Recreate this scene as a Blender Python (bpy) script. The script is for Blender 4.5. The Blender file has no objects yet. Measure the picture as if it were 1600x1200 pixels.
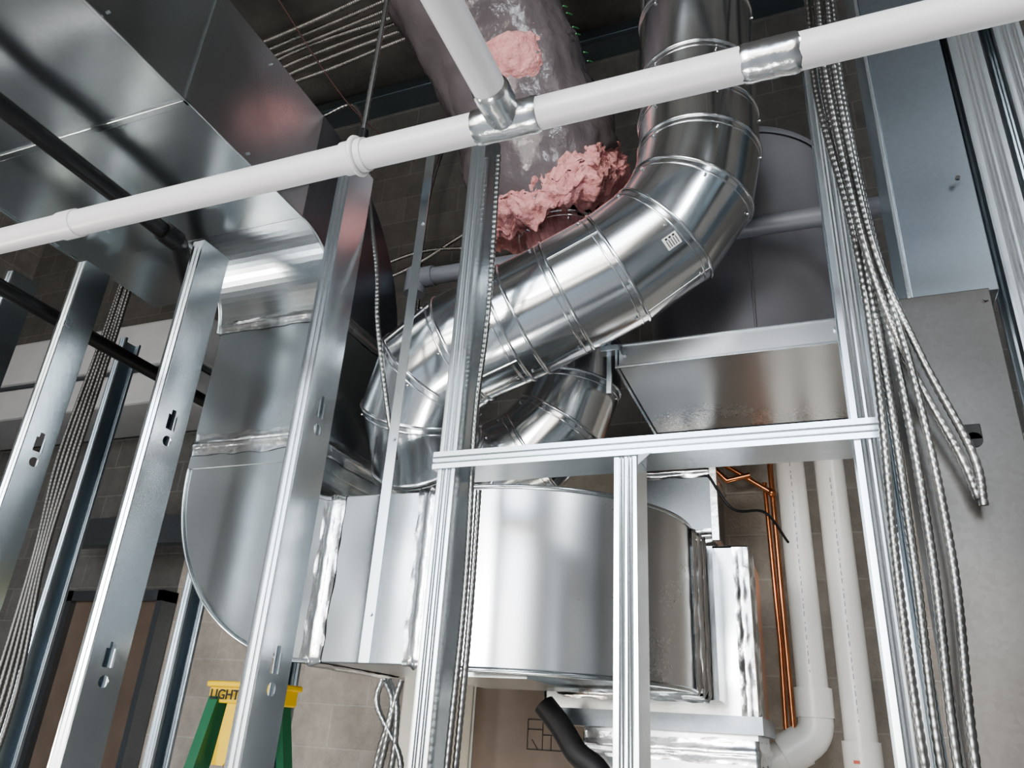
import bpy, math, random
from mathutils import Vector, Matrix, noise
from mathutils.geometry import tessellate_polygon
random.seed(7)
V=Vector
col=bpy.context.scene.collection

# ------------------------------------------------------------ materials
def newmat(name):
    m=bpy.data.materials.new(name); m.use_nodes=True
    nt=m.node_tree; b=nt.nodes['Principled BSDF']
    return m,nt,b
def N(nt,t,**k):
    n=nt.nodes.new(t)
    for a,v in k.items(): setattr(n,a,v)
    return n
def coords(nt,scale=(1,1,1)):
    tc=N(nt,'ShaderNodeTexCoord'); mp=N(nt,'ShaderNodeMapping')
    mp.inputs['Scale'].default_value=scale
    nt.links.new(tc.outputs['Object'],mp.inputs['Vector'])
    return mp.outputs['Vector']
def ramp(nt,src,stops):
    r=N(nt,'ShaderNodeValToRGB'); e=r.color_ramp.elements
    while len(e)<len(stops): e.new(0.5)
    for i,(p,c) in enumerate(stops):
        e[i].position=p
        e[i].color=(c[0],c[1],c[2],1) if not isinstance(c,(int,float)) else (c,c,c,1)
    nt.links.new(src,r.inputs['Fac']); return r.outputs['Color']
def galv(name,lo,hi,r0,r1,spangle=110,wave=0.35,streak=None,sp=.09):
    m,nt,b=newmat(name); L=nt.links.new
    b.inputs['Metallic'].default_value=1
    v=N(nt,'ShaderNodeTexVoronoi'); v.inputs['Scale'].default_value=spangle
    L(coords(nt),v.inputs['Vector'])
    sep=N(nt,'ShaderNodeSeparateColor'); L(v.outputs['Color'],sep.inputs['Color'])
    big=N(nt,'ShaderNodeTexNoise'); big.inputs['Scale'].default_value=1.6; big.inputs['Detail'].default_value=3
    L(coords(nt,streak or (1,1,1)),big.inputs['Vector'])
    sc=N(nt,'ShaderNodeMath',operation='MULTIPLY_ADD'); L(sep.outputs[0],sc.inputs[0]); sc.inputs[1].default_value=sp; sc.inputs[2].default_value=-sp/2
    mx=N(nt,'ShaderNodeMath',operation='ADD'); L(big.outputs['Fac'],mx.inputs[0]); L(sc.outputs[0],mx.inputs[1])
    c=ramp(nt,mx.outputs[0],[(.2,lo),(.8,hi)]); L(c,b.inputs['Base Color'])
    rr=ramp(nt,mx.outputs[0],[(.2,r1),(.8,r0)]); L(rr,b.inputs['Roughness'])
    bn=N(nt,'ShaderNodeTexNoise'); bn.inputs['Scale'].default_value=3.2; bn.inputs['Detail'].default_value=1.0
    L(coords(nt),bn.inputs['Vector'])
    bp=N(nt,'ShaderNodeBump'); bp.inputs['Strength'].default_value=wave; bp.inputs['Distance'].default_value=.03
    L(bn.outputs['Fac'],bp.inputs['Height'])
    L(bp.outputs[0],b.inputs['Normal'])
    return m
def plain(name,c,rough=.5,metal=0,bump=0,bs=20,var=.12,vs=6,c2=None,dist=.01):
    m,nt,b=newmat(name); L=nt.links.new
    b.inputs['Metallic'].default_value=metal; b.inputs['Roughness'].default_value=rough
    n=N(nt,'ShaderNodeTexNoise'); n.inputs['Scale'].default_value=vs; n.inputs['Detail'].default_value=6
    L(coords(nt),n.inputs['Vector'])
    a=c2 or tuple(x*(1-var*2) for x in c)
    L(ramp(nt,n.outputs['Fac'],[(.3,a),(.65,c)]),b.inputs['Base Color'])
    if bump:
        n2=N(nt,'ShaderNodeTexNoise'); n2.inputs['Scale'].default_value=bs; n2.inputs['Detail'].default_value=5
        L(coords(nt),n2.inputs['Vector'])
        bp=N(nt,'ShaderNodeBump'); bp.inputs['Strength'].default_value=bump; bp.inputs['Distance'].default_value=dist
        L(n2.outputs['Fac'],bp.inputs['Height']); L(bp.outputs[0],b.inputs['Normal'])
    return m
def cmu(name,c1,c2,mortar,axis='X'):
    m,nt,b=newmat(name); L=nt.links.new
    tc=N(nt,'ShaderNodeTexCoord'); s=N(nt,'ShaderNodeSeparateXYZ'); L(tc.outputs['Object'],s.inputs[0])
    cb=N(nt,'ShaderNodeCombineXYZ'); L(s.outputs[0 if axis=='X' else 1],cb.inputs[0]); L(s.outputs[2],cb.inputs[1])
    br=N(nt,'ShaderNodeTexBrick'); L(cb.outputs[0],br.inputs['Vector'])
    br.inputs['Scale'].default_value=1; br.inputs['Brick Width'].default_value=.4; br.inputs['Row Height'].default_value=.2
    br.inputs['Mortar Size'].default_value=.006; br.inputs['Mortar Smooth'].default_value=.4
    br.inputs['Color1'].default_value=(*c1,1); br.inputs['Color2'].default_value=(*c2,1); br.inputs['Mortar'].default_value=(*mortar,1)
    n=N(nt,'ShaderNodeTexNoise'); n.inputs['Scale'].default_value=9; n.inputs['Detail'].default_value=9; n.inputs['Roughness'].default_value=.7
    L(tc.outputs['Object'],n.inputs['Vector'])
    mix=N(nt,'ShaderNodeMix',data_type='RGBA',blend_type='MULTIPLY'); mix.inputs['Factor'].default_value=.7
    L(br.outputs['Color'],mix.inputs[6]); L(ramp(nt,n.outputs['Fac'],[(.3,.6),(.7,1.12)]),mix.inputs[7])
    L(mix.outputs[2],b.inputs['Base Color']); b.inputs['Roughness'].default_value=.92
    a=N(nt,'ShaderNodeMath',operation='MULTIPLY_ADD'); L(br.outputs['Fac'],a.inputs[0]); a.inputs[1].default_value=-1.0
    n3=N(nt,'ShaderNodeTexNoise'); n3.inputs['Scale'].default_value=90; n3.inputs['Detail'].default_value=4; L(tc.outputs['Object'],n3.inputs['Vector'])
    L(n3.outputs['Fac'],a.inputs[2])
    bp=N(nt,'ShaderNodeBump'); bp.inputs['Strength'].default_value=.6; bp.inputs['Distance'].default_value=.006
    L(a.outputs[0],bp.inputs['Height']); L(bp.outputs[0],b.inputs['Normal'])
    return m

M_stud=galv('galvanised_stud',(.64,.70,.74),(.82,.87,.90),.19,.28,wave=.07,sp=.12)
M_duct=galv('galvanised_duct_sheet',(.50,.54,.56),(.68,.71,.72),.19,.28,wave=.25,sp=.12)
M_round=galv('round_duct_sheet',(.78,.81,.83),(.90,.92,.94),.13,.19,wave=.10,sp=.12)
M_brush=galv('brushed_duct_sheet',(.72,.725,.73),(.76,.765,.77),.27,.285,wave=.03,spangle=160,sp=.15)
M_dark=galv('dark_sheet',(.16,.18,.20),(.28,.31,.34),.25,.40,wave=.2)
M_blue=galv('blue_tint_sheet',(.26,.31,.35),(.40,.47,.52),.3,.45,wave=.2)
M_jamb=galv('brown_gray_sheet',(.085,.080,.074),(.17,.163,.155),.26,.36,wave=.15)  # dark brown-gray base, tuned for the lower jamb panel
M_foil=plain('foil_tape',(.76,.77,.78),.24,1,bump=.5,bs=40,var=.06,dist=.003)
M_white=plain('white_painted_pipe',(.72,.71,.72),.35,0,bump=.04,bs=60,var=.03)
M_pvc=plain('pvc_plastic',(.80,.78,.74),.3,0,var=.03)
M_black=plain('black_iron',(.012,.012,.013),.4,.2)
M_rubber=plain('black_rubber',(.012,.012,.013),.55)
M_copper=plain('copper_pipe',(.90,.38,.19),.28,1,var=.15,vs=12)
M_grayduct=plain('gray_coated_sheet',(.245,.245,.27),.38,.2,bump=.1,bs=4,var=.08,vs=3)
M_graypipe=plain('gray_pipe',(.20,.21,.24),.4,0,var=.08)
M_sleeve=plain('duct_sleeve_plastic',(.155,.136,.146),.20,0,bump=.5,bs=28,var=.1,vs=5)
M_pink=plain('pink_fiberglass',(.82,.43,.42),.95,0,bump=1,bs=90,var=.0,vs=30,c2=(.62,.27,.27))
M_cable=plain('armoured_cable_steel',(.36,.36,.35),.34,1,var=.2)
M_conc=plain('concrete_ceiling',(.19,.187,.18),.9,0,bump=.6,bs=14,var=.22,vs=3)
M_floor=plain('concrete_floor',(.36,.34,.32),.8,0,bump=.2,bs=10,var=.15,vs=2)
M_cmu=cmu('concrete_block',(.36,.325,.285),(.41,.37,.33),(.44,.41,.37))
M_cmu_dim=cmu('concrete_block_shaded',(.098,.097,.095),(.125,.123,.12),(.15,.148,.145))  # darker copy of the block; dim light is put into its colour
M_cmuy=cmu('concrete_block_side',(.22,.21,.20),(.26,.25,.24),(.28,.27,.26),'Y')
M_brown=plain('brown_panel',(.12,.09,.07),.5)
M_cream=plain('cream_panel',(.72,.69,.62),.6,var=.05)
M_green=plain('green_fiberglass',(.015,.13,.06),.4)
M_yellow=plain('yellow_plastic',(.80,.52,.02),.45,var=.05)
M_ink=plain('black_ink',(.01,.01,.01),.6)
M_red=plain('red_plastic',(.65,.08,.03),.4)
M_label=plain('white_label',(.85,.85,.83),.5,var=.02)
M_gink=plain('green_ink',(.10,.36,.15),.5)
M_lite=plain('light_gray_enamel',(.42,.43,.44),.4,var=.05)
M_pgray=plain('pipe_print_ink',(.25,.28,.33),.5)

# ------------------------------------------------------------ mesh builder
class G:
    def __init__(s,name,*mats,parent=None):
        s.name=name; s.mats=mats; s.v=[]; s.f=[]; s.mi=[]; s.sm=[]; s.parent=parent
    def add(s,vs,fs,m=0,smooth=False):
        o=len(s.v); s.v+=[tuple(v) for v in vs]
        for f in fs: s.f.append(tuple(i+o for i in f)); s.mi.append(m); s.sm.append(smooth)
    def box(s,x0,x1,y0,y1,z0,z1,m=0):
        vs=[(x,y,z) for x in (x0,x1) for y in (y0,y1) for z in (z0,z1)]
        s.add(vs,[(0,1,3,2),(4,6,7,5),(0,4,5,1),(2,3,7,6),(0,2,6,4),(1,5,7,3)],m)
    def grid(s,pts,m=0,smooth=True,closeu=False):
        r=len(pts);c=len(pts[0]);fs=[]
        for i in range(r-1):
            for j in range(c-(0 if closeu else 1)):
                k=(j+1)%c
                fs.append((i*c+j,i*c+k,(i+1)*c+k,(i+1)*c+j))
        s.add([p for row in pts for p in row],fs,m,smooth)
    def prism(s,poly,ax,a,b,m=0,smooth=False,capm=None):
        def mk(p,t):
            if ax==0: return V((t,p[0],p[1]))
            if ax==1: return V((p[0],t,p[1]))
            return V((p[0],p[1],t))
        n=len(poly); A=[mk(p,a) for p in poly]; B=[mk(p,b) for p in poly]
        tris=tessellate_polygon([A]); cm=m if capm is None else capm
        s.add(A,[tuple(t) for t in tris],cm); s.add(B,[tuple(t) for t in tris],cm)
        s.add(A+B,[(i,(i+1)%n,n+(i+1)%n,n+i) for i in range(n)],m,smooth)
    def frames(s,pts,n,up=None):
        pts=[V(p) for p in pts]; out=[]
        d=(pts[1]-pts[0]).normalized()
        a=up or (V((0,0,1)) if abs(d.z)<.9 else V((1,0,0)))
        e=(a-d*a.dot(d)).normalized()
        for i,p in enumerate(pts):
            if i==0: nn=d
            elif i==len(pts)-1: nn=d
            else:
                d2=(pts[i+1]-p).normalized(); nn=(d+d2)
                nn=nn.normalized() if nn.length>1e-6 else d
            f=d.cross(e)
            es=[]
            for k in range(n):
                t=2*math.pi*k/n
                w=e*math.cos(t)+f*math.sin(t)
                w=w-d*(w.dot(nn)/max(.3,d.dot(nn)))
                es.append(w)
            out.append((p,nn,es))
            if 0<i<len(pts)-1:
                q=d.rotation_difference(d2); e=(q@e).normalized(); d=d2
        return out
    def tube(s,pts,r,n=12,m=0,caps=True,smooth=True):
        fr=s.frames(pts,n); rings=[]
        for i,(p,nn,es) in enumerate(fr):
            rr=r(i) if callable(r) else r
            rings.append([p+w*rr for w in es])
        s.grid(rings,m,smooth,closeu=True)
        if caps:
            s.add(rings[0],[tuple(range(n))],m); s.add(rings[-1],[tuple(range(n))],m)
    def bead(s,p,nn,es,r,h=.006,m=0,k=8):
        rows=[]
        for w in es:
            rows.append([p+w*(r+h*math.cos(2*math.pi*j/k))+nn*(h*1.1*math.sin(2*math.pi*j/k)) for j in range(k)])
        rows.append(rows[0]); s.grid(rows,m,True,closeu=True)
    def gored(s,pts,r,n=64,m=0,beads=True):
        fr=s.frames(pts,n)
        for i in range(len(fr)-1):
            A=[fr[i][0]+w*r for w in fr[i][2]]; B=[fr[i+1][0]+w*r for w in fr[i+1][2]]
            s.grid([A,B],m,True,closeu=True)
        for i,(p,nn,es) in enumerate(fr):
            if beads: s.bead(p,nn,es,r,.0055,m)
            if i<len(fr)-1 and (fr[i+1][0]-p).length>.1:
                d=(fr[i+1][0]-p).normalized()
                s.bead(p+d*.022,nn,es,r-.002,.004,m)
        for i in range(len(fr)-1):
            k=(i*17+9)%n
            a=fr[i][0]+fr[i][2][k]*(r+.0005); b=fr[i+1][0]+fr[i+1][2][k]*(r+.0005)
            if (b-a).length>.08: s.tube([a,b],.003,6,m)
        for i in range(1,len(fr)-1):
            for k in range(0,n,11):
                q=fr[i][0]+fr[i][2][k]*(r+.001); dd=(fr[i+1][0]-fr[i][0]).normalized()
                s.tube([q+dd*.035,q+dd*.035+fr[i][2][k].normalized()*.005],.0045,8,m)
    def sphere(s,c,r,m=0,n=10):
        rows=[]
        for i in range(n+1):
            t=math.pi*i/n
            rows.append([V(c)+V((r*math.sin(t)*math.cos(2*math.pi*j/(2*n)),r*math.sin(t)*math.sin(2*math.pi*j/(2*n)),r*math.cos(t))) for j in range(2*n)])
        s.grid(rows,m,True,closeu=True)
    def done(s,solid=0,bevel=0):
        me=bpy.data.meshes.new(s.name); me.from_pydata(s.v,[],s.f)
        for m in s.mats: me.materials.append(m)
        for p,mi,sm in zip(me.polygons,s.mi,s.sm): p.material_index=mi; p.use_smooth=sm
        me.update()
        o=bpy.data.objects.new(s.name,me); col.objects.link(o)
        if s.parent: o.parent=s.parent
        if bevel:
            b=o.modifiers.new('b','BEVEL'); b.width=bevel; b.segments=2; b.limit_method='ANGLE'
        if solid:
            b=o.modifiers.new('s','SOLIDIFY'); b.thickness=solid; b.offset=0
        return o
def empty(name):
    o=bpy.data.objects.new(name,None); col.objects.link(o); return o
def cr(pts,step):
    pts=[V(p) for p in pts]; P=[pts[0]*2-pts[1]]+pts+[pts[-1]*2-pts[-2]]; out=[]
    for i in range(1,len(P)-2):
        a,b,c,d=P[i-1],P[i],P[i+1],P[i+2]; k=max(1,int((c-b).length/step))
        for j in range(k):
            t=j/k
            out.append(.5*((2*b)+(-a+c)*t+(2*a-5*b+4*c-d)*t*t+(-a+3*b-3*c+d)*t**3))
    out.append(pts[-1]); return out
def arc(cx,cy,r,a0,a1,n):
    return [(cx+r*math.cos(math.radians(a0+(a1-a0)*i/n)),cy+r*math.sin(math.radians(a0+(a1-a0)*i/n))) for i in range(n+1)]

# ------------------------------------------------------------ room shell
g=G('floor',M_floor); g.box(-6,2.4,-4,3.8,-.1,0); g.done()
g=G('ceiling',M_conc,M_dark); g.box(-6,2.4,-4,3.8,5.85,6.0)
for y in (-2.6,-1.3,0,1.2,2.35): g.box(-6,2.4,y-.05,y+.05,5.72,5.85,1)
g.done()
g=G('wall_back',M_cmu,M_cmu_dim); g.box(-3.6,2.4,3.6,3.8,0,2.8,0); g.box(-6.1,-3.6,3.6,3.8,0,2.8,1); g.box(-6.1,2.4,3.6,3.8,2.8,5.85,1); g.done()  # upper and lower-left parts use the darkened block to paint dimness
g=G('wall_left',M_cmuy); g.box(-6.2,-6,-4,3.6,0,5.85); g.done()
g=G('wall_right',M_cmuy); g.box(2.4,2.6,-4,3.8,0,5.85); g.done()
g=G('window_1',M_dark)
for x in (-4.6,-3.2,-1.8,-.4,1.0): g.box(x,x+.08,-4.05,-3.95,.7,4.7)
for z in (.7,2.4,3.52,4.62): g.box(-4.6,1.08,-4.05,-3.95,z,z+.08)
g.done()
g=G('wall_front',M_cmuy); g.box(-6,2.4,-4.2,-4,4.7,5.85); g.box(-6,2.4,-4.2,-4,0,.7); g.box(-6,-4.6,-4.2,-4,.7,4.7); g.box(1.08,2.4,-4.2,-4,.7,4.7); g.done()

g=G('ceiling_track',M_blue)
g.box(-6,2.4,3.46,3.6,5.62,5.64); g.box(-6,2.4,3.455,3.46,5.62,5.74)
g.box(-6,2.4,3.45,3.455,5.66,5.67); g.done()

# ------------------------------------------------------------ studs
def ribbed(g,x0,x1,y,z0,z1,sy,m=0):
    n=14; row=[]
    for i in range(n+1):
        t=i/n; off=0
        if i in (3,5,8,10): off=.0018
        row.append((x0+(x1-x0)*t,y+sy*off))
    row.append((x1,y+sy*.012))
    g.grid([[V((a,b,z0)) for a,b in row],[V((a,b,z1)) for a,b in row]],m,False)
def stud(name,xw,z0,z1,y0=1.5,dep=.1,fl=.042,side=-1,kn=(),mat=None):
    g=G(name,mat or M_stud)
    ribbed(g,xw,xw+side*fl,y0,z0,z1,1)
    ribbed(g,xw,xw+side*fl,y0+dep,z0,z1,-1)
    outer=[V((xw,y0,z0)),V((xw,y0+dep,z0)),V((xw,y0+dep,z1)),V((xw,y0,z1))]
    loops=[outer]; yc=y0+dep/2
    for z in kn:
        k=[(-.017,-.028),(.017,-.028),(.017,.018),(.008,.018),(.008,.034),(-.008,.034),(-.008,.018),(-.017,.018)]
        loops.append([V((xw,yc+a,z+b)) for a,b in k])
        loops.append([V((xw,yc+.0155*math.cos(t*math.pi/8),z-.062+.0155*math.sin(t*math.pi/8))) for t in range(16)])
    flat=[p for l in loops for p in l]
    g.add(flat,[tuple(t) for t in tessellate_polygon(loops)],0)
    return g.done(solid=.0014)
stud('metal_stud',-2.62,0,2.93)
stud('metal_stud',-2.25,0,2.90,kn=(2.25,1.6))
stud('metal_stud',-1.73,0,2.88,kn=(2.28,1.63),dep=.115)
stud('metal_stud',-1.21,0,3.085,kn=(2.27,1.63),dep=.115)
stud('metal_stud',-.765,0,3.085)
stud('metal_stud',-.345,0,2.05,fl=.046)
stud('metal_stud',.125,0,3.085,fl=.05)
stud('metal_stud',.44,0,3.4,fl=.06)
stud('metal_stud',.52,0,3.4,fl=.05)
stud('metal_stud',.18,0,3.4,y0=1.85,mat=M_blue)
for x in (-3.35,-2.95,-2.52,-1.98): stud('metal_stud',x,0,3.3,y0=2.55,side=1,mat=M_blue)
g=G('header_track',M_stud)
def track(g,x0,x1,y0,y1,z,h):
    rows=[(y0-.002,z+h),(y0-.002,z+h*.7),(y0-.004,z+h*.66),(y0-.002,z+h*.6),(y0-.002,z+h*.4),(y0-.004,z+h*.34),(y0-.002,z+h*.28),(y0-.002,z),(y1+.002,z),(y1+.002,z+h)]
    g.grid([[V((x0,a,b)) for a,b in rows],[V((x1,a,b)) for a,b in rows]],0,False)
track(g,-.82,.128,1.496,1.604,2.052,.04)
g.grid([[V((-.34,1.497,2.052)),V((-.31,1.49,2.052))],[V((-.34,1.497,2.03)),V((-.34,1.497,2.03))]],0,False)
g.done(solid=.0014)
g=G('top_track',M_dark)
g.box(-1.4,.6,1.495,1.497,3.086,3.112); g.box(-1.4,.6,1.497,1.60,3.110,3.113); g.done()
g=G('furring_strap',M_stud)
g.box(-1.045,-1.018,1.65,1.652,1.64,3.25); g.box(-1.047,-1.045,1.65,1.675,1.64,3.25)
for z in (1.75,2.9,2.2): g.tube([(-1.03,1.65,z),(-1.03,1.645,z)],.005,8)
g.done()
g=G('jamb_panel',M_dark,M_jamb,M_ink,M_stud)
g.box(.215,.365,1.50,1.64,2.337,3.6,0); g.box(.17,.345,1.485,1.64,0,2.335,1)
g.box(.205,.213,1.49,1.64,2.337,3.6,3)
g.tube([(.269,1.486,2.03),(.269,1.483,2.03)],.014,16,2); g.box(.255,.283,1.483,1.486,2.03,2.06,2)
for z in (2.31,2.6,1.7): g.tube([(.335,1.486,z),(.335,1.481,z)],.005,8,1)
g.done(bevel=.002)

# ------------------------------------------------------------ rectangular duct run
duct=empty('rectangular_duct')
def band(g,axis,t,w,a0,a1,b0,b1,m,amp=.003,off=.002):
    per=[]; st=.015
    def seg(p,q):
        L=math.dist(p,q); k=max(1,int(L/st))
        for i in range(k): per.append((p[0]+(q[0]-p[0])*i/k,p[1]+(q[1]-p[1])*i/k))
    a0-=off;a1+=off;b0-=off;b1+=off
    seg((a0,b0),(a1,b0));seg((a1,b0),(a1,b1));seg((a1,b1),(a0,b1));seg((a0,b1),(a0,b0))
    ca,cb=(a0+a1)/2,(b0+b1)/2; rows=[]
    for i in range(9):
        u=(i/8-.5); row=[]
        for (a,b) in per:
            nz=noise.noise(V((a*30,b*30,t*30+i*.9)))
            e=noise.noise(V((a*14,b*14,t*9+ (7 if u>0 else 0))))*.008 if i in(0,8) else 0
            k=amp*(nz+.3)+.009*math.exp(-(u/.12)**2)*(amp/.004)**.5
            la,lb=(a-ca)/(a1-a0)*2,(b-cb)/(b1-b0)*2
            if abs(la)>abs(lb): aa,bb=a+math.copysign(k,la),b
            else: aa,bb=a,b+math.copysign(k,lb)
            tt=t+u*w+e
            row.append(V((tt,aa,bb)) if axis==0 else V((aa,tt,bb)) if axis==1 else V((aa,bb,tt)))
        rows.append(row)
    g.grid(rows,m,True,closeu=True)
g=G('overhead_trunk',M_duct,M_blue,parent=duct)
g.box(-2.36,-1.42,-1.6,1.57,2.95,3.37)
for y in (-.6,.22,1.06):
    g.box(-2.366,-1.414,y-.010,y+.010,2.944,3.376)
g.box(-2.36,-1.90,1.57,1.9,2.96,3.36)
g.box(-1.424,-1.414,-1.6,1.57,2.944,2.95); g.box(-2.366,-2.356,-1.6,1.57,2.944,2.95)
for y in (-.3,.5,.8,1.3):
    for zz in (2.98,3.33): g.tube([(-1.42,y,zz),(-1.413,y,zz)],.005,8)
g.done(bevel=.002)
g=G('drop_elbow',M_duct,M_dark,parent=duct)
poly=arc(1.57,2.72,.23,90,0,20)+arc(1.57,2.72,.65,0,90,24)
g.prism(poly,0,-1.89,-1.42,0,capm=1)  # side faces get darker sheet, painting out the bright reflection there
for x in (-1.893,-1.417):
    g.tube([V((x,a,b)) for a,b in arc(1.57,2.72,.228,90,0,20)],.005,6)
g.done()
g=G('drop_duct',M_duct,parent=duct); g.box(-1.88,-1.42,1.8,2.22,2.22,2.72); g.done(bevel=.003)
g=G('lower_elbow',M_duct,parent=duct)
poly=arc(-1.30,2.22,.57,180,270,28)+[(-1.30,2.10)]+arc(-1.30,2.22,.12,270,180,10)
g.prism(poly,1,1.8,2.22)
g.tube([V((a,1.797,b)) for a,b in arc(-1.30,2.22,.568,180,270,40)],.006,6)
g.tube([V((a,1.797,b)) for a,b in arc(-1.30,2.22,.124,180,270,20)],.006,6)
g.done()
g=G('horizontal_section',M_duct,parent=duct); g.box(-1.30,-.87,1.8,2.22,1.65,2.10); g.done(bevel=.003)
g=G('curved_elbow',M_brush,M_duct,parent=duct)
A=arc(-.87,2.30,.5,270,360,48)
g.grid([[V((a,b,1.65)) for a,b in A],[V((a,b,2.10)) for a,b in A]],0,True)
A2=arc(-.87,2.30,.08,270,360,12)
g.grid([[V((a,b,1.65)) for a,b in A2],[V((a,b,2.10)) for a,b in A2]],0,True)
for z in (1.65,2.10):
    g.grid([[V((a,b,z)) for a,b in arc(-.87,2.30,.5,270,360,24)],[V((a,b,z)) for a,b in arc(-.87,2.30,.08,270,360,24)]],1,False)
for z,r in ((1.645,.507),(2.105,.505)):
    g.tube([V((a,b,z)) for a,b in arc(-.87,2.30,r-.004,270,360,48)],.007,8,1)
g.box(-1.0,-.70,1.86,2.3,1.632,1.65,1)
g.done()
g=G('outlet_section',M_duct,M_rubber,parent=duct)
g.box(-.79,-.37,2.30,2.49,1.65,2.10); g.box(-.785,-.375,2.49,2.56,1.655,2.095,1)
for i in range(5):
    y=2.492+i*.014; g.box(-.80,-.36,y,y+.007,1.64,2.11,1)
g.done()
g=G('foil_bands',M_foil,parent=duct)
band(g,2,2.30,.07,-1.88,-1.42,1.8,2.22,0,amp=.003)
band(g,2,2.74,.055,-1.88,-1.42,1.8,2.22,0,amp=.003)
band(g,0,-1.29,.07,1.8,2.22,1.65,2.10,0,amp=.003)
band(g,0,-.98,.07,1.8,2.22,1.65,2.10,0,amp=.003)
band(g,1,2.33,.06,-.79,-.37,1.65,2.10,0,amp=.004,off=.006)
band(g,1,2.40,.06,-.79,-.37,1.65,2.10,0,amp=.004,off=.010)
band(g,1,2.46,.05,-.79,-.37,1.65,2.10,0,amp=.004,off=.014)
g.done()

g=G('air_handler_plenum',M_duct,M_foil,M_dark)
g.box(-.92,-.24,2.64,3.08,1.60,2.12,0)
g.box(-.80,-.34,2.566,2.64,1.64,2.11,0)
g.box(-.78,-.24,2.62,3.02,0.0,1.55,0); g.box(-.86,-.22,2.575,3.04,1.55,1.60,2)
band(g,1,2.66,.07,-.92,-.24,1.60,2.12,1,amp=.003,off=.003)
band(g,1,2.76,.06,-.92,-.24,1.60,2.12,1,amp=.003,off=.003)
band(g,2,1.50,.07,-.78,-.24,2.62,3.02,1,amp=.003,off=.002)
for x0 in (-.285,):
    rows=[[V((x0+.05*j/6,2.632-.003*noise.noise(V((j*.5,i*.45,2+x0)))-.004*math.exp(-((j-3)/1.2)**2),1.60+.52*i/40)) for j in range(7)] for i in range(41)]
    g.grid(rows,1,True)
g.done()
g=G('branch_plenum',M_dark,M_foil)
g.box(-.72,-.38,2.95,3.3,2.22,2.52,0)
band(g,2,2.50,.05,-.72,-.38,2.95,3.3,1,amp=.005)
band(g,2,2.24,.05,-.72,-.38,2.95,3.3,1,amp=.005)
g.box(-.385,-.36,2.93,2.96,2.22,2.52,1)
g.done()
g=G('pipe_collar',plain('rough_collar',(.30,.27,.25),.9,bump=1,bs=60))
g.tube([(-.86,2.75,2.15),(-.86,2.75,2.25)],lambda i:.075,24); g.done()

# ------------------------------------------------------------ round ducts
g=G('round_duct',M_round)
Y=1.95
p1=[(-.22,Y,5.85),(-.225,Y,4.6),(-.23,Y,3.78),(-.235,Y,3.50),(-.238,Y,3.33),(-.24,Y,3.20),(-.268,Y,3.05),(-.355,Y,2.92),(-.50,Y,2.825),(-.66,Y,2.755),(-.80,Y,2.695),(-.845,Y,2.677),(-1.00,Y,2.62),(-1.11,Y+.02,2.56),(-1.18,Y+.08,2.46),(-1.195,Y+.17,2.36),(-1.19,Y+.33,2.32)]
g.gored(p1,.187)
p2=[(-.88,2.40,3.60),(-.85,2.4,3.33),(-.83,2.4,3.15),(-.80,2.4,2.98),(-.77,2.4,2.80),(-.775,2.4,2.66),(-.82,2.4,2.53),(-.92,2.4,2.43),(-1.05,2.4,2.38),(-1.20,2.4,2.36),(-1.36,2.42,2.36),(-1.5,2.46,2.36)]
g.gored(p2,.165)
g.done()
st=G('duct_sticker',M_label,M_ink)
def onduct(a,s,r=.1895):
    A=V((-.355,Y,2.92));B=V((-.50,Y,2.825)); d=(B-A).normalized(); up=V((0,-1,0)); w=d.cross(up)
    return A+d*s+(up*math.cos(a)+w*math.sin(a))*r
def patch(a0,a1,s0,s1,r,m,k=6): st.grid([[onduct(a0+(a1-a0)*i/k,s,r) for s in (s0,s1)] for i in range(k+1)],m,True)
patch(-.84,-.64,.005,.05,.1895,0)
for i in range(5): patch(-.82,-.70,.011+.0075*i,.0135+.0075*i,.1903,1)
for i in range(3): patch(-.69,-.66,.012+.012*i,.019+.012*i,.1903,1)
st.done()

# ------------------------------------------------------------ insulated flex duct
ins=empty('insulated_flex_duct')
ctrl=[(-.868,2.41,3.38),(-.885,2.37,3.51),(-.92,2.28,3.70),(-.99,2.10,3.93),(-1.11,1.85,4.25),(-1.27,1.58,4.75),(-1.40,1.25,5.3),(-1.5,.9,5.75)]
path=cr(ctrl,.03)
front=lambda w: .10*max(0,-w.y)-.10*max(0,w.x)
g=G('plastic_sleeve',M_sleeve,parent=ins)
fr=g.frames(path,96); rows=[]
S0=4
for i,(p,nn,es) in enumerate(fr):
    if i<S0: continue
    row=[]
    s=(i-S0)*.03
    base=.303-.018*math.exp(-s/.05)+.010*math.sin(s*9)
    for k,w in enumerate(es):
        q=p+w*base
        d=.022*noise.noise(q*5)+.024*abs(noise.noise(V((q.x*9,q.y*9,q.z*22))))+.010*noise.noise(q*28)
        sh=nn*((.05*noise.noise(V((w.x*3,w.y*3,w.z*3+5)))-front(w))*max(0,1-(i-S0)/8))
        row.append(p+w*(base+d)+sh)
    rows.append(row)
g.grid(rows,0,True,closeu=True)
g.done()
g=G('pink_insulation',M_pink,parent=ins)
rows=[]
ts=[0.02*i for i in range(16)]+[.3+.14*i for i in range(1,50)]
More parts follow.
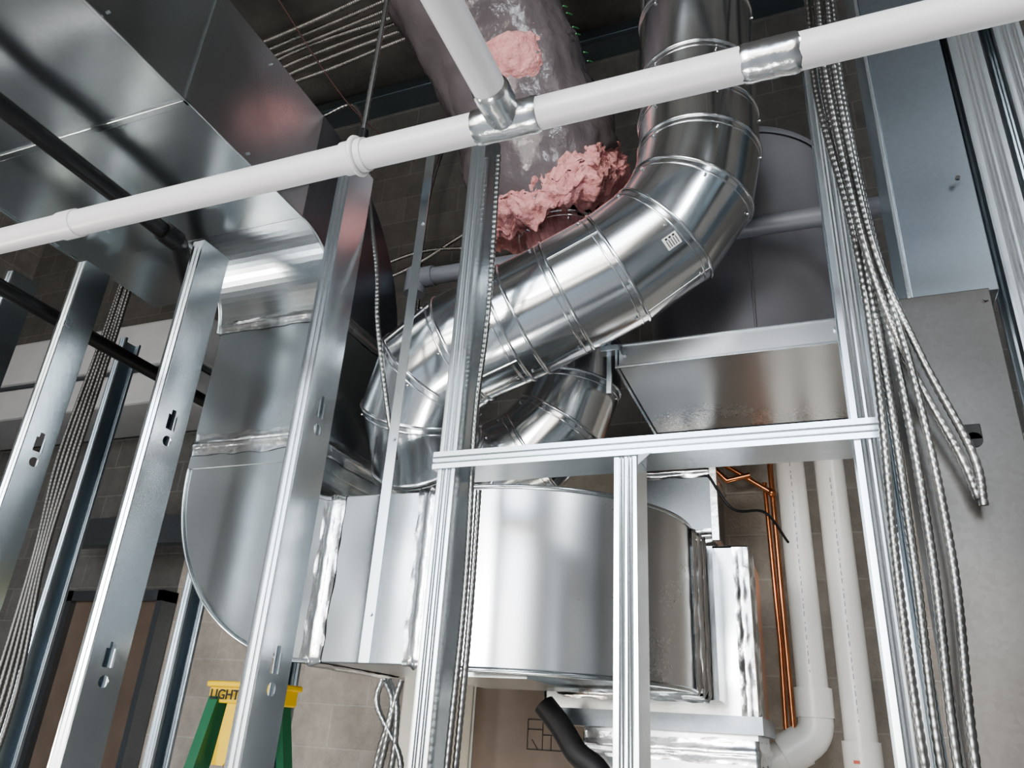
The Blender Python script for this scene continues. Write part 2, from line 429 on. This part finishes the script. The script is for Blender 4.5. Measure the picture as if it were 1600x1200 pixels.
for t in ts:
    a=min(int(t),len(fr)-2); f=t-a; row=[]
    for k in range(288):
        kk=k/3; K=int(kk); fk=kk-K
        p=fr[a][0].lerp(fr[a+1][0],f); w=fr[a][2][K%96].lerp(fr[a][2][(K+1)%96],fk); nn=fr[a][1]
        lip=5-max(0,w.x)*-3.0 if w.x>0 else 4
        base=.17+.09*min(1,t/.3)+.05*min(1,t/1.5)+.025*max(0,w.x)*max(0,1-t/7)-.075*max(0,min(1,(t-lip+.8)/1.2))
        q=p+w*base
        lump=.034*noise.noise(q*6)+.030*noise.noise(q*15)+.018*noise.noise(q*38)+.010*noise.noise(q*90)
        if t>lip: lump*=.4
        dn=.05*noise.noise(V((w.x*5,w.y*5,w.z*5+2)))+.035*noise.noise(q*22)+.018*noise.noise(q*60)
        row.append(p+w*(base+lump*(.3+.7*min(1,t/.5)))+nn*((dn-front(w)*.9*min(1,t/.3))*max(0,1-t/9)))
    rows.append(row)
g.grid(rows,0,True,closeu=True)
g.done()
cam=V((0,0,1.5))
i0=21
p,nn,es=fr[i0]; kbest=max(range(96),key=lambda k:es[k].dot((cam-p).normalized()))
gp=G('insulation_tear',M_pink,parent=ins)
rows=[]
for i in range(25):
    row=[]
    for k in range(49):
        a=(i-12)/12;b=(k-24)/24
        rr=math.hypot(a,b)
        ii=i0+a*3.2; A=int(ii); f=ii-A
        kk=(kbest+2+b*7.5); K=int(math.floor(kk)); fk=kk-K
        P=fr[A][0].lerp(fr[A+1][0],f); W=fr[A][2][K%96].lerp(fr[A][2][(K+1)%96],fk)
        q=P+W*.3
        sh=max(-1,1-(rr+.3*noise.noise(q*9))**2*1.6)
        row.append(P+W*(.316+.03*sh+.012*noise.noise(q*30)+.008*noise.noise(q*70)))
    rows.append(row)
gp.grid(rows,0,True); gp.done()
g=G('sleeve_print',M_gink,parent=ins)
for j in range(8):
    ii=18+j; P=fr[ii][0]; K=(kbest+17)%96
    if fr[ii][2][K].x<0: K=(kbest-17)%96
    ws=[fr[ii][2][(K+d)%96] for d in (0,1,2,3)]
    if j%3!=2: g.tube([P+w*.330 for w in ws[:(3 if j%2 else 4)]],.003,5)
g.done()

# ------------------------------------------------------------ gray plenum, hood, gray pipe
g=G('gray_round_plenum',M_grayduct,M_dark)
C=V((-.18,2.64,0)); n=72
ring=lambda r,z:[V((C.x+r*math.cos(2*math.pi*k/n),C.y+r*math.sin(2*math.pi*k/n),z)) for k in range(n)]
g.grid([ring(.35,2.68),ring(.35,3.58)],0,True,closeu=True)
g.grid([ring(.358,3.565),ring(.358,3.59),ring(.345,3.605),ring(.30,3.64),ring(.01,3.68)],0,True,closeu=True)
g.grid([ring(.354,3.20),ring(.354,3.21)],0,True,closeu=True)
g.tube([(C.x+.05,C.y-.349,2.68),(C.x+.05,C.y-.349,3.2)],.004,6)
g.done()
g=G('sheet_metal_hood',M_brush,M_stud)
g.box(-.55,.13,2.16,2.76,2.60,2.67,0)
g.box(-.56,.14,2.152,2.16,2.592,2.60,1); g.box(-.56,-.552,2.15,2.77,2.59,2.675,1)
g.box(-.555,.135,2.155,2.17,2.67,2.677,1)
for x in (-.53,.10): g.tube([(x,2.16,2.64),(x,2.15,2.64)],.008,8,1)
g.box(-.585,-.57,2.14,2.155,2.50,2.72,1)
g.box(-.60,-.54,2.12,2.16,2.64,2.66,1)
g.done(bevel=.001)
g=G('gray_conduit_pipe',M_graypipe)
g.tube([(-1.33,2.184,3.09),(.30,2.184,3.06)],.033,20)
g.tube([(-1.28,2.184,3.09),(-1.36,2.184,3.09)],.040,20)
g.tube([(-1.36,2.184,3.12),(-1.36,2.184,3.02)],.04,20)
g.done()

# ------------------------------------------------------------ sprinkler pipe
g=G('sprinkler_pipe',M_white,M_foil,M_black)
z=2.555
zx=lambda x: z+.01-.025*(x+3.2)/4.4
g.tube([(-3.2,1.0,zx(-3.2)),(1.2,1.0,zx(1.2))],.0305,28,0)
g.tube([(-.47,1.0,zx(-.47)),(-.47,-1.2,zx(-.47))],.0305,28,0)
def foilring(a,b,r):
    a=V(a);b=V(b);k=14; pts=[a.lerp(b,i/k) for i in range(k+1)]
    fr=g.frames(pts,28); rows=[]
    for i,(p,nn,es) in enumerate(fr):
        rows.append([p+w*(r+.002*noise.noise((p+w*.05)*60)+(-.003 if i in(0,k) else 0)) for w in es])
    g.grid(rows,1,True,closeu=True)
foilring((-.535,1,zx(-.535)),(-.405,1,zx(-.405)),.0345)
foilring((-.47,.99,zx(-.47)),(-.47,.91,zx(-.47)),.0345)
foilring((-.045,1,zx(-.045)),(.05,1,zx(.05)),.033)
for x in (-.80,-1.6,.5): g.tube([(x-.025,1,zx(x)),(x+.025,1,zx(x))],.034,28,0)
g.tube([V((-.795,1+.036*math.cos(t*math.pi/12),zx(-.8)+.036*math.sin(t*math.pi/12))) for t in range(25)],.006,8,0)
g.tube([(-.795,1,z+.03),(-.795,1,z+.06)],.014,8,2)
g.done()
g=G('threaded_rod_hanger',M_cable)
g.tube([V((-.795,1.0,z+.05+i*.01)) for i in range(324)],lambda i:.0048 if i%2 else .0062,8)
g.done()

# ------------------------------------------------------------ black pipes
g=G('black_iron_pipe',M_black); g.tube([(-1.80,-1.0,2.86),(-1.80,1.47,2.86),(-1.94,1.66,2.86),(-1.94,2.5,2.86)],.026,20)
g.tube([(-1.80,1.40,2.86),(-1.80,1.46,2.86)],.033,20); g.done()
g=G('black_iron_pipe',M_black); g.tube([(-2.38,-.6,2.72),(-2.38,2.5,2.72)],.026,20); g.done()

# ------------------------------------------------------------ armoured cables
def mc(name,paths,r=.0078,mat=M_cable):
    g=G(name,mat)
    for p in paths:
        pts=cr(p,.0038); g.tube(pts,lambda i:r*(1,.97,.84,.97)[i%4],9,0,smooth=True)
    return g.done()
J=lambda s:random.uniform(-s,s)
P=[]
for i in range(4):
    a,b=(i-1.5)*.017,J(.010)
    P.append([(.12+a,1.43+b,3.9),(.125+a,1.43+b,3.2),(.115+a,1.42+b,2.85),(.135+a*.6,1.41+b,2.45),(.155+a+J(.01),1.41+b,2.12),(.150+a*1.6,1.42+b,1.80),(.14+a*1.3,1.42+b,1.5),(.15+a,1.43+b,1.1)])
for i in range(2):
    a,b=(i-.5)*.02,J(.010)
    P.append([(.13+a,1.39+b,3.9),(.13+a,1.40+b,3.2),(.12+a,1.39+b,2.85),(.14+a*.8,1.39+b,2.42),(.185+a*1.2,1.41,2.18),(.232+i*.02,1.43,1.99),(.25+i*.006,1.44,1.91-.012*i)])
mc('armoured_cable_bundle',P)
mc('armoured_cable',[[(-1.49,1.64,3.45),(-1.36,1.64,3.46),(-1.27,1.64,3.25),(-1.237,1.64,3.05),(-1.16,1.64,2.75),(-1.128,1.64,2.56),(-1.07,1.66,2.3),(-1.046,1.70,2.16)]],r=.0075)
mc('armoured_cable',[[(-.745,1.55,3.0),(-.742,1.56,2.5),(-.748,1.55,2.2),(-.742,1.56,1.8),(-.745,1.55,1.4),(-.745,1.55,.9)],
                     [(-.735,1.575,2.02),(-.73,1.57,1.7),(-.738,1.57,1.3)]],r=.0075)
mc('armoured_cable_bundle',[[(-1.0+J(.03),1.75+J(.02),1.61),(-1.02+J(.05),1.73,1.55),(-.98+J(.05),1.73,1.42),(-1.0+J(.05),1.73,1.3),(-.98,1.73,1.0)] for _ in range(4)])
PB=[]
for i in range(5):
    a=(i-2)*.025; PB.append([(-2.68+a,2.0+J(.03),3.5),(-2.70+a*.8,2.0,2.9),(-2.72+a,2.0,2.4),(-2.70+a*.6,2.0,2.0),(-2.66+a*1.2,2.0,1.5),(-2.7+a,2,1)])
mc('armoured_cable_bundle',PB,mat=plain('dark_cable_steel',(.16,.16,.155),.4,.8),r=.0085)
PB=[]
for i in range(7):
    a=(i-3)*.055; PB.append([(-5.2,2.9+a,5.62),(-3.8,2.9+a+J(.03),5.52+J(.04)),(-2.9,2.86+a+J(.03),5.56+J(.04)),(-1.9,2.8+a*1.2,5.58+J(.04)),(-.2,2.7+a*2,5.62)])
mc('armoured_cable_bundle',PB,r=.015,mat=plain('ceiling_cable_steel',(.55,.55,.54),.4,.9,var=.2))
mc('armoured_cable_bundle',[[(-.2+J(.1),2.2+J(.1),5.7),(.05+J(.1),2.0+J(.1),5.2),(.25+J(.1),1.9,4.6),(.26+J(.05),1.8,4.1),(.2+J(.03),1.6,3.7),(.13,1.45,3.4)] for _ in range(3)],r=.009)
mc('armoured_cable',[[(-3.2,3.5,4.2),(-2.4,3.45,4.05),(-1.8,3.45,4.3),(-1.2,3.45,4.6)],[(-3.0,3.5,4.0),(-2.2,3.45,4.2),(-1.5,3.45,4.15),(-.9,3.45,4.4)],[(-2.0,3.5,5.5),(-2.15,3.48,4.6),(-2.1,3.48,3.4)]],r=.012)
g=G('brown_wire',plain('brown_wire',(.07,.03,.025),.6))
g.tube(cr([(-1.40,.9,3.6),(-1.34,1.2,3.45),(-1.26,1.5,3.3),(-1.15,1.75,3.25)],.02),.002,6); g.done()
g=G('black_cable',M_rubber); g.tube(cr([(-.36,2.7,2.40),(-.28,2.7,2.27),(-.18,2.8,2.28),(-.12,3.0,2.22)],.02),.005,8); g.done()

# ------------------------------------------------------------ PVC, copper, hose
g=G('pvc_drain_pipe',M_pvc,M_pgray)
g.tube([(-.095,3.2,2.72),(-.09,3.2,1.66)],.055,28)
g.tube([(-.09,3.2,1.73),(-.09,3.2,1.63)],.066,28)
g.tube(cr([(-.09,3.2,1.66),(-.095,3.2,1.59),(-.15,3.19,1.53),(-.36,3.16,1.41)],.02),.06,28)
g.tube([(-.14,3.19,1.54),(-.21,3.18,1.50)],.068,28)
for i in range(30): g.box(-.094,-.091,3.144,3.146,1.78+i*.028,1.78+i*.028+(.018 if i%3 else .008),1)
g.done()
g=G('pvc_drain_pipe',M_pvc,M_red,M_pgray)
g.tube([(.055,3.2,2.72),(.05,3.2,0)],.055,28); g.tube([(.052,3.2,1.56),(.052,3.2,1.46)],.064,28)
g.box(.02,.04,3.133,3.136,1.49,1.50,1)
for i in range(32): g.box(.050,.053,3.144,3.146,1.62+i*.028,1.62+i*.028+(.018 if i%4 else .008),2)
g.done()
g=G('copper_pipe',M_copper)
g.tube([(-.185,3.44,2.75),(-.18,3.44,1.3)],.012,14); g.tube([(-.215,3.46,2.6),(-.205,3.46,1.9),(-.215,3.46,1.3)],.010,14)
g.tube([(-.46,3.42,2.74),(-.185,3.42,2.54)],.012,14); g.tube([(-.42,3.42,2.76),(-.15,3.42,2.70)],.012,14)
g.tube([(-.45,3.40,2.69),(-.37,3.40,2.60),(-.27,3.40,2.62)],.012,14)
g.sphere((-.185,3.42,2.54),.018)
g.done()
g=G('black_hose',M_rubber)
g.tube(cr([(-.86,2.45,1.60),(-.80,2.44,1.54),(-.74,2.42,1.47),(-.67,2.42,1.42),(-.62,2.42,1.30)],.015),.035,20); g.done()

# ------------------------------------------------------------ back wall fixtures
g=G('cream_pilaster',M_cream); g.box(-1.84,-1.58,3.3,3.595,0,1.9); g.done(bevel=.01)
g=G('access_panel',M_brown,M_stud,M_ink)
g.box(-1.56,-.85,3.5,3.595,0,1.86,0); g.box(-1.57,-1.56,3.49,3.595,0,1.87,1); g.box(-1.57,-.85,3.49,3.595,1.86,1.87,1)
def ln(x0,z0,x1,z1): g.tube([(x0,3.498,z0),(x1,3.498,z1)],.0018,4,2)
X0,X1,Z0,Z1=-1.30,-1.10,1.46,1.58
for a in ((X0,Z0,X1,Z0),(X0,Z1,X1,Z1),(X0,Z0,X0,Z1),(X1,Z0,X1,Z1),(X0+.07,Z0,X0+.07,Z1),(X0+.07,1.52,X1,1.52),(X0+.11,Z0,X0+.11,1.52),(X0+.15,1.52,X0+.15,Z1),(X0,1.54,X0+.07,1.54),(X0+.02,1.50,X0+.05,1.46)): ln(*a)
g.done()
g=G('door_1',M_brown,M_dark); g.box(-4.3,-3.62,3.52,3.595,0,2.1,0); g.box(-4.36,-4.3,3.48,3.595,0,2.16,1); g.box(-3.62,-3.58,3.48,3.595,0,2.16,1); g.box(-4.36,-3.58,3.48,3.595,2.1,2.16,1); g.done()
g=G('wall_mounted_unit',M_lite,M_dark)
g.box(-5.6,-3.4,3.1,3.58,3.2,3.42,0); g.box(-5.6,-3.4,3.1,3.58,3.46,3.78,0); g.box(-5.6,-3.4,3.12,3.58,3.42,3.46,1); g.done(bevel=.02)
g=G('cross_brace_beam',M_dark); g.box(-4.2,-2.0,3.2,3.34,2.38,2.5); g.box(-4.2,-2.0,3.19,3.2,2.36,2.52); g.done()
g=G('red_power_tool',M_red,M_rubber); g.box(-3.42,-3.3,3.0,3.08,3.42,3.52,0); g.tube([(-3.36,3.04,3.42),(-3.33,3.04,3.3)],.03,12,1); g.done(bevel=.01)

# ------------------------------------------------------------ ladder
lad=empty('step_ladder')
g=G('cap',M_yellow,parent=lad)
g.box(-2.03,-1.76,2.28,2.42,1.55,1.62); g.box(-2.04,-1.75,2.27,2.43,1.60,1.62); g.done(bevel=.006)
g=G('rails',M_green,parent=lad)
def beam(g,a,b,wx,wy,m=0):
    a=V(a);b=V(b); A=[];
    for p in (a,b):
        A+=[p+V((sx*wx/2,sy*wy/2,0)) for sx,sy in ((-1,-1),(1,-1),(1,1),(-1,1))]
    g.add(A,[(0,1,5,4),(1,2,6,5),(2,3,7,6),(3,0,4,7),(0,1,2,3),(4,5,6,7)],m)
beam(g,(-2.00,2.31,1.57),(-2.08,2.05,0),.04,.075); beam(g,(-1.79,2.31,1.57),(-1.71,2.05,0),.04,.075)
beam(g,(-1.99,2.39,1.57),(-2.05,2.85,0),.03,.05); beam(g,(-1.80,2.39,1.57),(-1.74,2.85,0),.03,.05)
g.done()
g=G('steps',M_stud,M_yellow,parent=lad)
for i in range(1,5):
    z_=1.57-i*.31; t=(1.57-z_)/1.57
    g.box(-2.01-.07*t,-1.78+.07*t,2.27-.26*t,2.35-.26*t,z_-.02,z_+.01,0)
g.prism([(-1.95,1.56),(-1.88,1.56),(-1.87,1.44),(-1.92,1.36),(-1.97,1.36)],1,2.29,2.31,1)
g.done()
cu=bpy.data.curves.new('cap_text','FONT'); cu.body='LIGHTWELL'; cu.size=.044; cu.extrude=.001; cu.align_x='CENTER'; cu.offset=.0008
cu.materials.append(M_ink)
to=bpy.data.objects.new('cap_text',cu); col.objects.link(to); to.parent=lad
to.location=(-1.895,2.267,1.562); to.rotation_euler=(math.radians(90),0,0)

# ------------------------------------------------------------ camera
yaw=math.radians(23);th=math.radians(24.7);ro=math.radians(3.74)
R0=V((math.cos(yaw),math.sin(yaw),0))
F=V((-math.cos(th)*math.sin(yaw),math.cos(th)*math.cos(yaw),math.sin(th)))
U0=R0.cross(F)
R=math.cos(ro)*R0+math.sin(ro)*U0; U=math.cos(ro)*U0-math.sin(ro)*R0
cd=bpy.data.cameras.new('camera'); cd.lens=27; cd.sensor_width=36; cd.clip_start=.02
c=bpy.data.objects.new('camera',cd); col.objects.link(c)
mt=Matrix((R,U,-F)).transposed().to_4x4(); mt.translation=V((0,0,1.5)); c.matrix_world=mt
bpy.context.scene.camera=c

# ------------------------------------------------------------ light
try: bpy.context.scene.view_settings.look='AgX - Medium High Contrast'
except Exception as e: print(e)
w=bpy.data.worlds.new('world'); bpy.context.scene.world=w; w.use_nodes=True; nt=w.node_tree
bg=nt.nodes['Background']; tc=N(nt,'ShaderNodeTexCoord'); sp=N(nt,'ShaderNodeSeparateXYZ'); nt.links.new(tc.outputs['Generated'],sp.inputs[0])
cc=ramp(nt,sp.outputs[2],[(0.0,(.42,.38,.33)),(.06,(1.0,.98,.95)),(.5,(.6,.78,1.0))]); nt.links.new(cc,bg.inputs[0]); bg.inputs[1].default_value=10.0
def area(name,loc,tgt,sx,sy,pw,colr=(1,1,1)):
    l=bpy.data.lights.new(name,'AREA'); l.shape='RECTANGLE'; l.size=sx; l.size_y=sy; l.energy=pw; l.color=colr
    o=bpy.data.objects.new(name,l); col.objects.link(o); o.location=loc
    o.rotation_euler=(V(tgt)-V(loc)).to_track_quat('-Z','Y').to_euler(); return o
area('fill_light',(-1.2,-2.2,2.2),(-.8,2,2.4),.9,.5,62,(1,.98,.95))  # added fill from behind the camera, no fixture seen
area('fill_light',(1.7,-.6,3.8),(-.2,2.2,2.7),.3,1.2,44,(.90,.96,1))  # added fill for the upper ducts
area('fill_light',(-3.4,.6,1.2),(-1.8,2.6,2.0),.4,.4,24,(1,.95,.88))  # added fill from the left
area('fill_light',(-.9,2.9,.5),(-.8,3.6,1.6),.8,.4,16,(1,.90,.76))  # added warm fill for the lower block wall
area('fill_light',(-.6,.9,.3),(-.6,2.4,2.6),1.0,.3,22,(1,.97,.93))  # added low fill on the ducts from below
